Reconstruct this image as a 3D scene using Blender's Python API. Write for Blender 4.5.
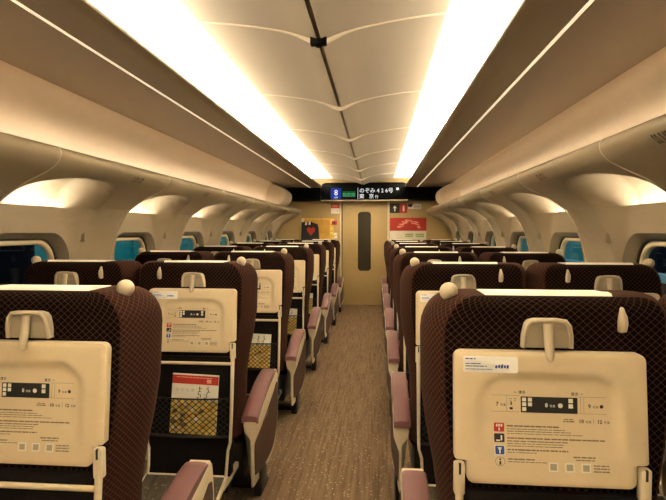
import bpy, bmesh, math, random
from mathutils import Vector, Matrix
random.seed(7)
for _o in list(bpy.data.objects):
    bpy.data.objects.remove(_o, do_unlink=True)
scene = bpy.context.scene
COL = scene.collection

# ------------------------------------------------------------------ camera
FPX, CX, CH = 510.0, 0.242, 1.35          # focal length in pixels (666 wide), camera x, height
YAW, PITCH = math.radians(4.927), math.radians(2.246)
cam = bpy.data.cameras.new('camera')
cam.sensor_fit = 'HORIZONTAL'; cam.sensor_width = 36.0
cam.lens = FPX * 36.0 / 666.0; cam.clip_start = 0.02
cam_ob = bpy.data.objects.new('camera', cam); COL.objects.link(cam_ob)
_F = Vector((-math.sin(YAW) * math.cos(PITCH), math.cos(YAW) * math.cos(PITCH), -math.sin(PITCH)))
_R = Vector((math.cos(YAW), math.sin(YAW), 0)); _U = _R.cross(_F)
_m = Matrix((_R, _U, -_F)).transposed().to_4x4(); _m.translation = Vector((CX, 0, CH))
cam_ob.matrix_world = _m
scene.camera = cam_ob

# ------------------------------------------------------------------ world, view, large lights
YB, YE = -2.6, 9.15                        # back and front end of the saloon
LAMP = (1.0, 0.88, 0.64)                   # warm white of the saloon lamps
wd = bpy.data.worlds.new('night'); scene.world = wd; wd.use_nodes = True
wd.node_tree.nodes['Background'].inputs[0].default_value = (0.02, 0.03, 0.05, 1)
wd.node_tree.nodes['Background'].inputs[1].default_value = 0.3
vs = scene.view_settings
vs.view_transform = 'Standard'; vs.look = 'None'; vs.gamma = 1.0; vs.use_curve_mapping = False
vs.exposure = 0.0
scene.cycles.use_denoising = True
scene.cycles.max_bounces = 10; scene.cycles.diffuse_bounces = 6
scene.cycles.sample_clamp_indirect = 0.0

def area_light(name, loc, direction, sx, sy, power, color, ydir=(0, 1, 0)):
    l = bpy.data.lights.new(name, 'AREA'); l.shape = 'RECTANGLE'; l.size = sx; l.size_y = sy
    l.energy = power; l.color = color
    o = bpy.data.objects.new(name, l); COL.objects.link(o)
    z = -Vector(direction).normalized(); y = Vector(ydir); x = y.cross(z).normalized(); y = z.cross(x)
    m = Matrix((x, y, z)).transposed().to_4x4(); m.translation = Vector(loc); o.matrix_world = m
    return o

COVE_W, RACK_W, ALCOVE_W, PLAT_W = 345.0, 12.0, 3.0, 200.0
for s in (-1, 1):
    # strip lamps lying in the ceiling coves, shining up on the vault
    area_light('cove_lamp', (s * 0.845, (YB + 8.9) / 2, 2.135), (-s * 0.25, 0, 1.0), 0.05, 8.9 - YB, COVE_W, LAMP).data.spread = math.radians(164)
    # strip lamps lying behind the nose of the luggage racks, shining on the rack's back wall
    area_light('rack_lamp', (s * 1.20, (YB + 8.1) / 2, 1.725), (s * 1.0, 0, 0.0), 0.03, 8.1 - YB, RACK_W, (1.0, 0.82, 0.63)).data.spread = math.radians(85)
    # platform lamps outside the windows
    area_light('platform_lamp', (s * 2.15, 5.0, 2.75), (s * 0.6, 0, -0.8), 0.3, 16.0, PLAT_W, (0.85, 1.0, 0.95))

# ------------------------------------------------------------------ materials
def mat(name, color, rough=0.5, spec=0.5, metal=0.0, emit=None, estr=0.0, coat=0.0, noise=0.0, nscale=300.0, bump=0.0):
    m = bpy.data.materials.new(name); m.use_nodes = True
    nt = m.node_tree; b = nt.nodes['Principled BSDF']
    b.inputs['Base Color'].default_value = (*color, 1); b.inputs['Roughness'].default_value = rough
    b.inputs['Specular IOR Level'].default_value = spec; b.inputs['Metallic'].default_value = metal
    b.inputs['Coat Weight'].default_value = coat
    if emit:
        b.inputs['Emission Color'].default_value = (*emit, 1); b.inputs['Emission Strength'].default_value = estr
    if noise or bump:
        tc = nt.nodes.new('ShaderNodeTexCoord'); n = nt.nodes.new('ShaderNodeTexNoise')
        n.inputs['Scale'].default_value = nscale; n.inputs['Detail'].default_value = 3
        nt.links.new(tc.outputs['Object'], n.inputs['Vector'])
        if noise:
            r = nt.nodes.new('ShaderNodeValToRGB')
            r.color_ramp.elements[0].position = 0.3; r.color_ramp.elements[1].position = 0.7
            r.color_ramp.elements[0].color = (*[c * (1 - noise) for c in color], 1)
            r.color_ramp.elements[1].color = (*[min(1, c * (1 + noise)) for c in color], 1)
            nt.links.new(n.outputs['Fac'], r.inputs['Fac']); nt.links.new(r.outputs['Color'], b.inputs['Base Color'])
        if bump:
            bp = nt.nodes.new('ShaderNodeBump'); bp.inputs['Strength'].default_value = bump
            bp.inputs['Distance'].default_value = 0.002
            nt.links.new(n.outputs['Fac'], bp.inputs['Height']); nt.links.new(bp.outputs['Normal'], b.inputs['Normal'])
    return m

def fabric_mat(name, base, line, cu=0.0190, cv=0.0180, width=0.070, sheen=0.0):
    """woven moquette: dark ground with a fine diamond lattice, laid out in UV metres"""
    m = bpy.data.materials.new(name); m.use_nodes = True
    nt = m.node_tree; b = nt.nodes['Principled BSDF']; L = nt.links.new
    def math_(op, a, bb=None):
        n = nt.nodes.new('ShaderNodeMath'); n.operation = op
        for i, v in enumerate((a, bb)):
            if v is None: continue
            if isinstance(v, (int, float)): n.inputs[i].default_value = v
            else: L(v, n.inputs[i])
        return n.outputs[0]
    uv = nt.nodes.new('ShaderNodeUVMap'); sp = nt.nodes.new('ShaderNodeSeparateXYZ'); L(uv.outputs[0], sp.inputs[0])
    u = math_('DIVIDE', sp.outputs[0], cu); v = math_('DIVIDE', sp.outputs[1], cv)
    def line_(x):
        f = math_('FRACT', x); d = math_('ABSOLUTE', math_('SUBTRACT', f, 0.5))
        return math_('LESS_THAN', d, width)
    l1 = line_(math_('ADD', u, v)); l2 = line_(math_('SUBTRACT', u, v))
    any_ = math_('MAXIMUM', l1, l2); both = math_('MULTIPLY', l1, l2)
    fac = math_('ADD', math_('MULTIPLY', any_, 0.55), math_('MULTIPLY', both, 0.45))
    no = nt.nodes.new('ShaderNodeTexNoise'); no.inputs['Scale'].default_value = 500
    L(uv.outputs[0], no.inputs['Vector'])
    fac = math_('MULTIPLY', fac, math_('ADD', math_('MULTIPLY', no.outputs['Fac'], 0.8), 0.6))
    mx = nt.nodes.new('ShaderNodeMix'); mx.data_type = 'RGBA'
    mx.inputs[6].default_value = (*base, 1); mx.inputs[7].default_value = (*line, 1); L(fac, mx.inputs[0])
    L(mx.outputs[2], b.inputs['Base Color'])
    b.inputs['Roughness'].default_value = 0.95; b.inputs['Specular IOR Level'].default_value = 0.05
    b.inputs['Sheen Weight'].default_value = sheen; b.inputs['Sheen Roughness'].default_value = 0.4
    b.inputs['Sheen Tint'].default_value = (0.8, 0.45, 0.3, 1)
    bp = nt.nodes.new('ShaderNodeBump'); bp.inputs['Strength'].default_value = 0.3; bp.inputs['Distance'].default_value = 0.001
    L(fac, bp.inputs['Height']); L(bp.outputs['Normal'], b.inputs['Normal'])
    return m

def carpet_mat(name, base, dot, streak):
    m = bpy.data.materials.new(name); m.use_nodes = True
    nt = m.node_tree; b = nt.nodes['Principled BSDF']; L = nt.links.new
    tc = nt.nodes.new('ShaderNodeTexCoord')
    vo = nt.nodes.new('ShaderNodeTexVoronoi'); vo.inputs['Scale'].default_value = 42; vo.inputs['Randomness'].default_value = 0.65
    L(tc.outputs['Object'], vo.inputs['Vector'])
    lt = nt.nodes.new('ShaderNodeMath'); lt.operation = 'LESS_THAN'; lt.inputs[1].default_value = 0.2
    L(vo.outputs['Distance'], lt.inputs[0])
    no = nt.nodes.new('ShaderNodeTexNoise'); no.inputs['Scale'].default_value = 120; no.inputs['Detail'].default_value = 4
    L(tc.outputs['Object'], no.inputs['Vector'])
    mp = nt.nodes.new('ShaderNodeMapping'); mp.inputs['Scale'].default_value = (60, 2.5, 1)
    L(tc.outputs['Object'], mp.inputs['Vector'])
    n2 = nt.nodes.new('ShaderNodeTexNoise'); n2.inputs['Scale'].default_value = 1.0
    L(mp.outputs[0], n2.inputs['Vector'])
    m1 = nt.nodes.new('ShaderNodeMix'); m1.data_type = 'RGBA'
    m1.inputs[6].default_value = (*base, 1); m1.inputs[7].default_value = (*streak, 1)
    ad = nt.nodes.new('ShaderNodeMath'); ad.operation = 'MULTIPLY'; L(no.outputs['Fac'], ad.inputs[0]); L(n2.outputs['Fac'], ad.inputs[1])
    mr = nt.nodes.new('ShaderNodeMapRange'); mr.inputs['From Min'].default_value = 0.12; mr.inputs['From Max'].default_value = 0.4
    L(ad.outputs[0], mr.inputs['Value']); L(mr.outputs[0], m1.inputs[0])
    m2 = nt.nodes.new('ShaderNodeMix'); m2.data_type = 'RGBA'; m2.inputs[7].default_value = (*dot, 1)
    L(m1.outputs[2], m2.inputs[6]); L(lt.outputs[0], m2.inputs[0]); L(m2.outputs[2], b.inputs['Base Color'])
    b.inputs['Roughness'].default_value = 1.0; b.inputs['Specular IOR Level'].default_value = 0.05
    bp = nt.nodes.new('ShaderNodeBump'); bp.inputs['Strength'].default_value = 0.5; bp.inputs['Distance'].default_value = 0.003
    L(no.outputs['Fac'], bp.inputs['Height']); L(bp.outputs['Normal'], b.inputs['Normal'])
    return m

def glass_mat(name, tint):
    m = bpy.data.materials.new(name); m.use_nodes = True
    nt = m.node_tree; nt.nodes.clear()
    out = nt.nodes.new('ShaderNodeOutputMaterial'); mx = nt.nodes.new('ShaderNodeMixShader')
    tr = nt.nodes.new('ShaderNodeBsdfTransparent'); tr.inputs[0].default_value = (*tint, 1)
    gl = nt.nodes.new('ShaderNodeBsdfGlossy'); gl.inputs['Roughness'].default_value = 0.03
    lw = nt.nodes.new('ShaderNodeLayerWeight'); lw.inputs[0].default_value = 0.5
    pw = nt.nodes.new('ShaderNodeMath'); pw.operation = 'POWER'; pw.inputs[1].default_value = 4.0; nt.links.new(lw.outputs['Facing'], pw.inputs[0])
    fr = nt.nodes.new('ShaderNodeMath'); fr.operation = 'MULTIPLY_ADD'; fr.inputs[1].default_value = 0.4; fr.inputs[2].default_value = 0.03; nt.links.new(pw.outputs[0], fr.inputs[0])
    nt.links.new(fr.outputs[0], mx.inputs[0]); nt.links.new(tr.outputs[0], mx.inputs[1]); nt.links.new(gl.outputs[0], mx.inputs[2])
    nt.links.new(mx.outputs[0], out.inputs[0])
    return m

M = {
    'cream': mat('cream_plastic', (0.70, 0.60, 0.44), 0.42, noise=0.02, nscale=40),
    'table': mat('table_plastic', (0.72, 0.59, 0.40), 0.38, noise=0.02, nscale=30),
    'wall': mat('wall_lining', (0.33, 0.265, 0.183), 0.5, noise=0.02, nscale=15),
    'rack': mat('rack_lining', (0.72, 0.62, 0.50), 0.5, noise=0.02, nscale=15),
    'reveal': mat('reveal_trim', (0.20, 0.165, 0.12), 0.5, noise=0.02, nscale=15),  # lining colour darkened to carry the shade inside the window recess
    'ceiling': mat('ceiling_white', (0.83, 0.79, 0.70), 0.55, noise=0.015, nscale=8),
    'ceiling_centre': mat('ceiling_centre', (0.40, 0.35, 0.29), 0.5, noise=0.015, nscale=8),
    'side_ceiling': mat('side_ceiling', (0.235, 0.182, 0.118), 0.45, noise=0.02, nscale=12),  # cream panel darkened in its colour, since only bounced light reaches it
    'rib': mat('ceiling_rib', (0.64, 0.57, 0.47), 0.4, noise=0.01),
    'groove': mat('dark_groove', (0.22, 0.17, 0.11), 0.6, noise=0.1),
    'led': mat('led_line', (0.9, 0.85, 0.75), 0.4, emit=(1.0, 0.85, 0.58), estr=0.85),  # emission stands in for light leaking through a slot, not a lamp
    'fabric': fabric_mat('brown_moquette', (0.0050, 0.0020, 0.0019), (0.075, 0.043, 0.031)),
    'fabric_side': fabric_mat('reddish_moquette', (0.028, 0.0102, 0.0078), (0.100, 0.054, 0.038), 0.0175, 0.0165, 0.075, 0.05),
    'pink': mat('pink_leather', (0.18, 0.070, 0.074), 0.5, noise=0.06, nscale=400, bump=0.15),
    'insert': mat('brown_insert', (0.085, 0.040, 0.029), 0.7, noise=0.15, nscale=500),
    'black': mat('black_cloth', (0.008, 0.006, 0.006), 0.9, spec=0.2, noise=0.3, nscale=400),
    'blackmetal': mat('black_metal', (0.015, 0.014, 0.014), 0.4, noise=0.1),
    'net': mat('net_cord', (0.012, 0.010, 0.009), 0.8, noise=0.1),
    'cover': mat('headrest_linen', (0.86, 0.82, 0.74), 0.9, noise=0.04, nscale=600, bump=0.2),
    'latch': mat('latch_plastic', (0.42, 0.36, 0.26), 0.4, noise=0.03),
    'knob': mat('knob_plastic', (0.52, 0.44, 0.32), 0.35, noise=0.02),
    'carpet': carpet_mat('aisle_carpet', (0.135, 0.088, 0.056), (0.46, 0.34, 0.19), (0.26, 0.18, 0.115)),
    'footcarpet': carpet_mat('footrest_carpet', (0.07, 0.06, 0.045), (0.2, 0.17, 0.1), (0.11, 0.09, 0.065)),
    'endwall': mat('end_wall_tan', (0.50, 0.36, 0.16), 0.5, noise=0.03, nscale=20),
    'door': mat('door_tan', (0.46, 0.33, 0.14), 0.35, noise=0.03, nscale=20),
    'doorglass': mat('door_glass_dark', (0.035, 0.03, 0.022), 0.12, noise=0.1),
    'steel': mat('brushed_steel', (0.6, 0.57, 0.5), 0.35, metal=0.9, noise=0.05),
    'gloss': mat('black_gloss', (0.002, 0.002, 0.0025), 0.5, spec=0.04, noise=0.1),
    'glass': glass_mat('window_glass', (0.80, 0.88, 0.92)),
    'teal': mat('platform_teal', (0.010, 0.23, 0.245), 0.5, noise=0.25, nscale=3),
    'navy': mat('platform_navy', (0.0008, 0.0022, 0.008), 0.6, spec=0.05, noise=0.1),
    'pale_blue': mat('platform_rail', (0.10, 0.42, 0.62), 0.4, noise=0.1),
    'print_black': mat('print_black', (0.012, 0.012, 0.013), 0.5, noise=0.05),
    'print_brown': mat('print_brown', (0.20, 0.145, 0.085), 0.5, noise=0.05),
    'print_white': mat('print_white', (0.82, 0.78, 0.70), 0.5, noise=0.02),
    'print_grey': mat('print_grey', (0.42, 0.36, 0.26), 0.5, noise=0.05),
    'print_red': mat('print_red', (0.52, 0.03, 0.02), 0.5, noise=0.05),
    'print_blue': mat('print_blue', (0.02, 0.07, 0.42), 0.5, noise=0.05),
    'print_orange': mat('print_orange', (0.72, 0.40, 0.07), 0.5, noise=0.12, nscale=9),
    'print_yellow': mat('print_yellow', (0.88, 0.58, 0.15), 0.5, noise=0.3, nscale=22),
    'print_green': mat('print_green', (0.35, 0.45, 0.03), 0.5, noise=0.05),
    'print_pink': mat('print_pink', (0.85, 0.40, 0.28), 0.5, noise=0.05),
    'sticker': mat('sticker_white', (0.88, 0.87, 0.84), 0.4, noise=0.02),
    'disp_white': mat('display_white', (0.02, 0.02, 0.02), 0.5, emit=(0.95, 0.97, 1.0), estr=0.95),
    'disp_blue': mat('display_blue', (0.002, 0.004, 0.02), 0.6, spec=0.05, emit=(0.004, 0.045, 0.45), estr=0.6),
    'disp_green': mat('display_green', (0.001, 0.006, 0.002), 0.6, spec=0.05, emit=(0.004, 0.10, 0.03), estr=0.6),
    'disp_green_text': mat('display_green_text', (0.002, 0.02, 0.01), 0.5, emit=(0.03, 0.60, 0.20), estr=0.6),
}

# ------------------------------------------------------------------ mesh helpers
def mesh_ob(name, bm, m, parent=None, smooth=True, angle=40):
    me = bpy.data.meshes.new(name)
    bmesh.ops.recalc_face_normals(bm, faces=bm.faces[:])
    bm.to_mesh(me); bm.free()
    for mm in (m if isinstance(m, (list, tuple)) else [m]):
        me.materials.append(M[mm] if isinstance(mm, str) else mm)
    if smooth:
        me.shade_smooth()
        try: me.set_sharp_from_angle(angle=math.radians(angle))
        except Exception: pass
    o = bpy.data.objects.new(name, me); COL.objects.link(o)
    if parent: o.parent = parent
    if name in ('green_print', 'petal_print', 'pale_print', 'band_print', 'ink_print', 'orange_print', 'title_print', 'print', 'lettering', 'seat_number', 'pictogram', 'red_print'): o['kind'] = 'stuff'
    return o

def tag(o, label=None, cat=None, group=None, kind=None):
    if label: o['label'] = label
    if cat: o['category'] = cat
    if group: o['group'] = group
    if kind: o['kind'] = kind
    return o

def empty(name, loc=(0, 0, 0)):
    o = bpy.data.objects.new(name, None); COL.objects.link(o); o.location = loc; o.empty_display_size = 0.1
    return o

def copy_tree(o, parent=None, skip=()):
    c = o.copy(); COL.objects.link(c); c.parent = parent
    for ch in list(o.children):
        if ch.name.split('.')[0] in skip: continue
        copy_tree(ch, c, skip)
    return c

def add_box(bm, x0, x1, y0, y1, z0, z1, bev=0.0, seg=2, mi=0):
    vs_ = [bm.verts.new(p) for p in ((x0, y0, z0), (x1, y0, z0), (x1, y1, z0), (x0, y1, z0), (x0, y0, z1), (x1, y0, z1), (x1, y1, z1), (x0, y1, z1))]
    fs = [bm.faces.new([vs_[i] for i in q]) for q in ((0, 3, 2, 1), (4, 5, 6, 7), (0, 1, 5, 4), (1, 2, 6, 5), (2, 3, 7, 6), (3, 0, 4, 7))]
    for f in fs: f.material_index = mi
    if bev:
        es = list({e for f in fs for e in f.edges})
        bmesh.ops.bevel(bm, geom=es, offset=bev, segments=seg, affect='EDGES', profile=0.5)
    return bm

def add_prism(bm, pts, axis, a0, a1, bev=0.0, seg=2, mi=0):
    """pts: 2D outline; axis 'x': (y,z) extruded in x; 'y': (x,z) in y; 'z': (x,y) in z"""
    def p3(p, a): return {'x': (a, p[0], p[1]), 'y': (p[0], a, p[1]), 'z': (p[0], p[1], a)}[axis]
    A = [bm.verts.new(p3(p, a0)) for p in pts]; B = [bm.verts.new(p3(p, a1)) for p in pts]
    f0 = bm.faces.new(A); f1 = bm.faces.new(B[::-1]); fs = [f0, f1]
    n = len(pts)
    for i in range(n): fs.append(bm.faces.new([A[i], B[i], B[(i + 1) % n], A[(i + 1) % n]]))
    for f in fs: f.material_index = mi
    if bev:
        es = list(set(f0.edges) | set(f1.edges))
        bmesh.ops.bevel(bm, geom=es, offset=bev, segments=seg, affect='EDGES', profile=0.5)
    return bm

def add_tube(bm, path, r, n=8, cap=True, mi=0):
    P = [Vector(p) for p in path]; rings = []
    ref = None
    for i, p in enumerate(P):
        t = (P[min(i + 1, len(P) - 1)] - P[max(i - 1, 0)]).normalized()
        if ref is None:
            ref = Vector((0, 0, 1)) if abs(t.z) < 0.9 else Vector((0, 1, 0))
        a = (ref - t * ref.dot(t)).normalized(); b = t.cross(a); ref = a
        rr = r[i] if isinstance(r, (list, tuple)) else r
        rings.append([bm.verts.new(p + a * math.cos(2 * math.pi * k / n) * rr + b * math.sin(2 * math.pi * k / n) * rr) for k in range(n)])
    for A, B in zip(rings, rings[1:]):
        for k in range(n):
            f = bm.faces.new([A[k], A[(k + 1) % n], B[(k + 1) % n], B[k]]); f.material_index = mi
    if cap:
        bm.faces.new(rings[0]).material_index = mi; bm.faces.new(rings[-1][::-1]).material_index = mi
    return bm

def add_loft(bm, rings, cap0=True, cap1=True, uv=True, mi=0):
    """closed rings (lists of 3D points); UV u = arc length, v = running height in metres"""
    ul = bm.loops.layers.uv.verify() if uv else None
    V = [[bm.verts.new(p) for p in r] for r in rings]; n = len(rings[0])
    us = []
    for r in rings:
        acc = [0.0]
        for k in range(n): acc.append(acc[-1] + (Vector(r[(k + 1) % n]) - Vector(r[k])).length)
        tot = acc[-1]; us.append([a - tot / 2 for a in acc])
    ref = us[len(us) // 2]
    vv = [0.0]
    for A, B in zip(rings, rings[1:]):
        vv.append(vv[-1] + sum((Vector(b) - Vector(a)).length for a, b in zip(A, B)) / n)
    for i in range(len(V) - 1):
        for k in range(n):
            k2 = (k + 1) % n
            f = bm.faces.new([V[i][k], V[i][k2], V[i + 1][k2], V[i + 1][k]]); f.material_index = mi
            if uv:
                for l, (uu, ww) in zip(f.loops, ((ref[k], vv[i]), (ref[k + 1], vv[i]), (ref[k + 1], vv[i + 1]), (ref[k], vv[i + 1]))):
                    l[ul].uv = (uu, ww)
    for c, i in ((cap0, 0), (cap1, -1)):
        if c:
            f = bm.faces.new(V[i] if i else V[i][::-1]); f.material_index = mi
            if uv:
                for l in f.loops: l[ul].uv = (l.vert.co.x, l.vert.co.y + l.vert.co.z)
    return bm

def add_lathe(bm, prof, center, axis='z', n=16, mi=0):
    c = Vector(center); rings = []
    for r, h in prof:
        ring = []
        for k in range(n):
            a = 2 * math.pi * k / n; x, y = r * math.cos(a), r * math.sin(a)
            ring.append(bm.verts.new(c + (Vector((x, y, h)) if axis == 'z' else Vector((x, h, y)))))
        rings.append(ring)
    for A, B in zip(rings, rings[1:]):
        for k in range(n):
            bm.faces.new([A[k], A[(k + 1) % n], B[(k + 1) % n], B[k]]).material_index = mi
    bm.faces.new(rings[0][::-1]).material_index = mi; bm.faces.new(rings[-1]).material_index = mi
    return bm

def rrect(w, h, r, n=6, cx=0.0, cy=0.0):
    pts = []
    for (sx, sy, a0) in ((1, 1, 0), (-1, 1, 90), (-1, -1, 180), (1, -1, 270)):
        for i in range(n + 1):
            a = math.radians(a0 + 90 * i / n)
            pts.append((cx + sx * (w - r) + r * math.cos(a), cy + sy * (h - r) + r * math.sin(a)))
    return pts

def add_flat(bm, pts2, y, mi=0):
    """flat print facing -Y: outline in (x,z); y may be a function of z"""
    fy = y if callable(y) else (lambda z: y)
    try: bm.faces.new([bm.verts.new((p[0], fy(p[1]), p[1])) for p in pts2]).material_index = mi
    except ValueError: pass

def flat_rect(bm, x0, x1, z0, z1, y, mi=0):
    add_flat(bm, [(x0, z0), (x1, z0), (x1, z1), (x0, z1)], y, mi)

_tcache = {}
def add_text(bm, body, x, z, size, y, align='LEFT', mi=0, bold=0.0):
    """flat lettering facing -Y with its baseline at z"""
    key = (body, align, bold)
    if key not in _tcache:
        cu = bpy.data.curves.new('lettering', 'FONT'); cu.body = body; cu.size = 1.0; cu.align_x = align
        cu.resolution_u = 2; cu.offset = bold
        ob = bpy.data.objects.new('lettering', cu); COL.objects.link(ob)
        dg = bpy.context.evaluated_depsgraph_get(); dg.update()
        me = ob.evaluated_get(dg).to_mesh()
        _tcache[key] = ([tuple(v.co) for v in me.vertices], [tuple(p.vertices) for p in me.polygons])
        ob.evaluated_get(dg).to_mesh_clear()
        bpy.data.objects.remove(ob, do_unlink=True); bpy.data.curves.remove(cu)
    V, Fc = _tcache[key]
    fy = y if callable(y) else (lambda zz: y)
    vs_ = []
    for v in V:
        zz = z + v[1] * size
        vs_.append(bm.verts.new((x + v[0] * size, fy(zz), zz)))
    for f in Fc:
        try: bm.faces.new([vs_[i] for i in f]).material_index = mi
        except ValueError: pass

def greek(bm, x0, x1, z, h, y, mi=0, gap=0.12, seed=1):
    """a line of print too small to read: short dashes of uneven length"""
    rnd = random.Random(seed); x = x0
    while x < x1:
        w = rnd.uniform(0.004, 0.016); e = min(x + w, x1)
        flat_rect(bm, x, e, z, z + h, y, mi); x = e + rnd.uniform(0.0006, 0.0025)

def sstep(a, b, x):
    t = max(0.0, min(1.0, (x - a) / (b - a))); return t * t * (3 - 2 * t)

def lerp_profile(prof, n):
    """resample a polyline by arc length into n points after smoothing (Catmull-Rom)"""
    P = [Vector((*p, 0)) for p in prof]; dense = []
    for i in range(len(P) - 1):
        p0, p1, p2, p3 = P[max(i - 1, 0)], P[i], P[i + 1], P[min(i + 2, len(P) - 1)]
        for k in range(12):
            t = k / 12
            dense.append(0.5 * ((2 * p1) + (p2 - p0) * t + (2 * p0 - 5 * p1 + 4 * p2 - p3) * t * t + (3 * p1 - p0 - 3 * p2 + p3) * t ** 3))
    dense.append(P[-1]); acc = [0.0]
    for a, b in zip(dense, dense[1:]): acc.append(acc[-1] + (b - a).length)
    out = []; j = 0
    for i in range(n):
        s = acc[-1] * i / (n - 1)
        while j < len(acc) - 2 and acc[j + 1] < s: j += 1
        t = (s - acc[j]) / max(1e-9, acc[j + 1] - acc[j]); q = dense[j].lerp(dense[j + 1], min(1, t)); out.append((q.x, q.y))
    return out

PITCH_Y = 1.16
BAY0 = 2.49                                   # centre of the first window in view
BAYS = list(range(-4, 6))
SIDE_NAME = {-1: 'left', 1: 'right'}
SIDE_WORD = {-1: 'orange-poster', 1: 'red-poster'}

# ------------------------------------------------------------------ floor
bm = bmesh.new(); add_box(bm, -1.72, 1.72, YB - 0.1, YE + 0.2, -0.08, 0.0)
tag(mesh_ob('floor', bm, 'carpet', smooth=False), 'brown speckled carpet along the aisle', None, kind='structure')

# ------------------------------------------------------------------ ceiling
CEIL = [(0.009, 2.138), (0.05, 2.152), (0.12, 2.176), (0.25, 2.203), (0.38, 2.222), (0.52, 2.236)]
ceil = None
bm = bmesh.new()
CEND = 8.915
prof = lerp_profile([(0.52, 2.246), (0.66, 2.252), (0.80, 2.255), (0.92, 2.250), (1.0, 2.22), (1.02, 2.12)], 16)
for s in (-1, 1):
    for y0, y1 in ((YB, CEND),):
        A = [bm.verts.new((s * a, y0, z)) for a, z in prof]; B = [bm.verts.new((s * a, y1, z)) for a, z in prof]
        for i in range(len(prof) - 1): bm.faces.new([A[i], A[i + 1], B[i + 1], B[i]])
add_box(bm, -0.6, 0.6, YB, CEND, 2.262, 2.28)
add_box(bm, -1.73, 1.73, YB, CEND, 2.30, 2.34)
ceil = tag(mesh_ob('ceiling', bm, 'ceiling'), 'white vaulted ceiling with lit coves', kind='structure')
bm = bmesh.new(); add_box(bm, -0.012, 0.012, YB, CEND, 2.141, 2.16)
mesh_ob('centre_groove', bm, 'groove', ceil, smooth=False)
CSEAM = 2.15
CP = lerp_profile(CEIL, 18)
for s in (-1, 1):
    proto = None
    for k in range(-4, 6):
        y0 = CSEAM + PITCH_Y * k
        if proto is None:
            bm = bmesh.new()
            ln = PITCH_Y - 0.006
            rows = []
            for (yy, dz) in ((0.003, 0.012), (0.003, 0.0), (0.02, 0.0), (ln - 0.017, 0.0), (ln, 0.0), (ln, 0.012)):
                rows.append([bm.verts.new((s * a, yy, z + dz)) for a, z in CP])
            for A, B in zip(rows, rows[1:]):
                for i in range(len(CP) - 1): bm.faces.new([A[i], A[i + 1], B[i + 1], B[i]])
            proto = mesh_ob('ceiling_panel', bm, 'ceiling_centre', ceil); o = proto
        else:
            o = proto.copy(); COL.objects.link(o)
        o.location = (0, y0, 0)
        if k == 5: o.scale.y = (CEND - y0) / PITCH_Y
# cross ribs hanging a little below the joint, deepest at the centre line
proto = None
for k in range(-4, 6):
    if proto is None:
        bm = bmesh.new(); pts = [(-a, z) for a, z in CP[::-1]] + CP
        rings = []
        for x, z in pts:
            drop = 0.004 + 0.016 * math.exp(-(x / 0.10) ** 2)
            rings.append([(x, -0.009, z + 0.004), (x, -0.005, z - drop), (x, 0.005, z - drop), (x, 0.009, z + 0.004)])
        add_loft(bm, rings, uv=False)
        proto = mesh_ob('ceiling_rib', bm, 'rib', ceil); o = proto
    else:
        o = proto.copy(); COL.objects.link(o)
    o.location = (0, CSEAM + PITCH_Y * k, 0)

# ceiling sensor on the rib
sn = empty('ceiling_sensor', (-0.002, CSEAM - 0.016, 2.114))
bm = bmesh.new(); add_box(bm, -0.034, 0.034, -0.016, 0.016, 0.0, 0.045, 0.004)
mesh_ob('housing', bm, 'gloss', sn)
bm = bmesh.new(); add_lathe(bm, [(0.012, -0.006), (0.014, -0.002), (0.014, 0.0)], (0, 0, 0), 'z', 12)
mesh_ob('lens', bm, 'gloss', sn)
tag(sn, 'small black sensor box on the ceiling rib at the centre line', 'sensor')

# side ceilings beyond the coves, with a glowing strip for light leaking through a slot
for s in (-1, 1):
    nm = SIDE_NAME[s]
    bm = bmesh.new()
    pr = [(0.725, 2.118), (0.725, 2.106), (0.735, 2.098), (0.78, 2.094), (0.924, 2.092)]
    pr2 = [(0.940, 2.092), (1.15, 2.090), (1.30, 2.090), (1.405, 2.094)]
    for q in (pr, pr2):
        up = [(a, z + 0.03) for a, z in q][::-1] if q is pr2 else [(0.94, 2.12), (0.74, 2.122)]
        rings = []
        for yy in (YB, CEND):
            rings.append([(s * a, yy, z) for a, z in q + up])
        add_loft(bm, rings, uv=False)
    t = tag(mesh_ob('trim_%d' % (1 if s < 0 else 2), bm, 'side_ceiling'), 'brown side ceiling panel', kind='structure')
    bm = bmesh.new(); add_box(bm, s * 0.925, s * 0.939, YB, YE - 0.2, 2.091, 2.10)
    mesh_ob('light_line', bm, 'led', t, smooth=False)

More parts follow.
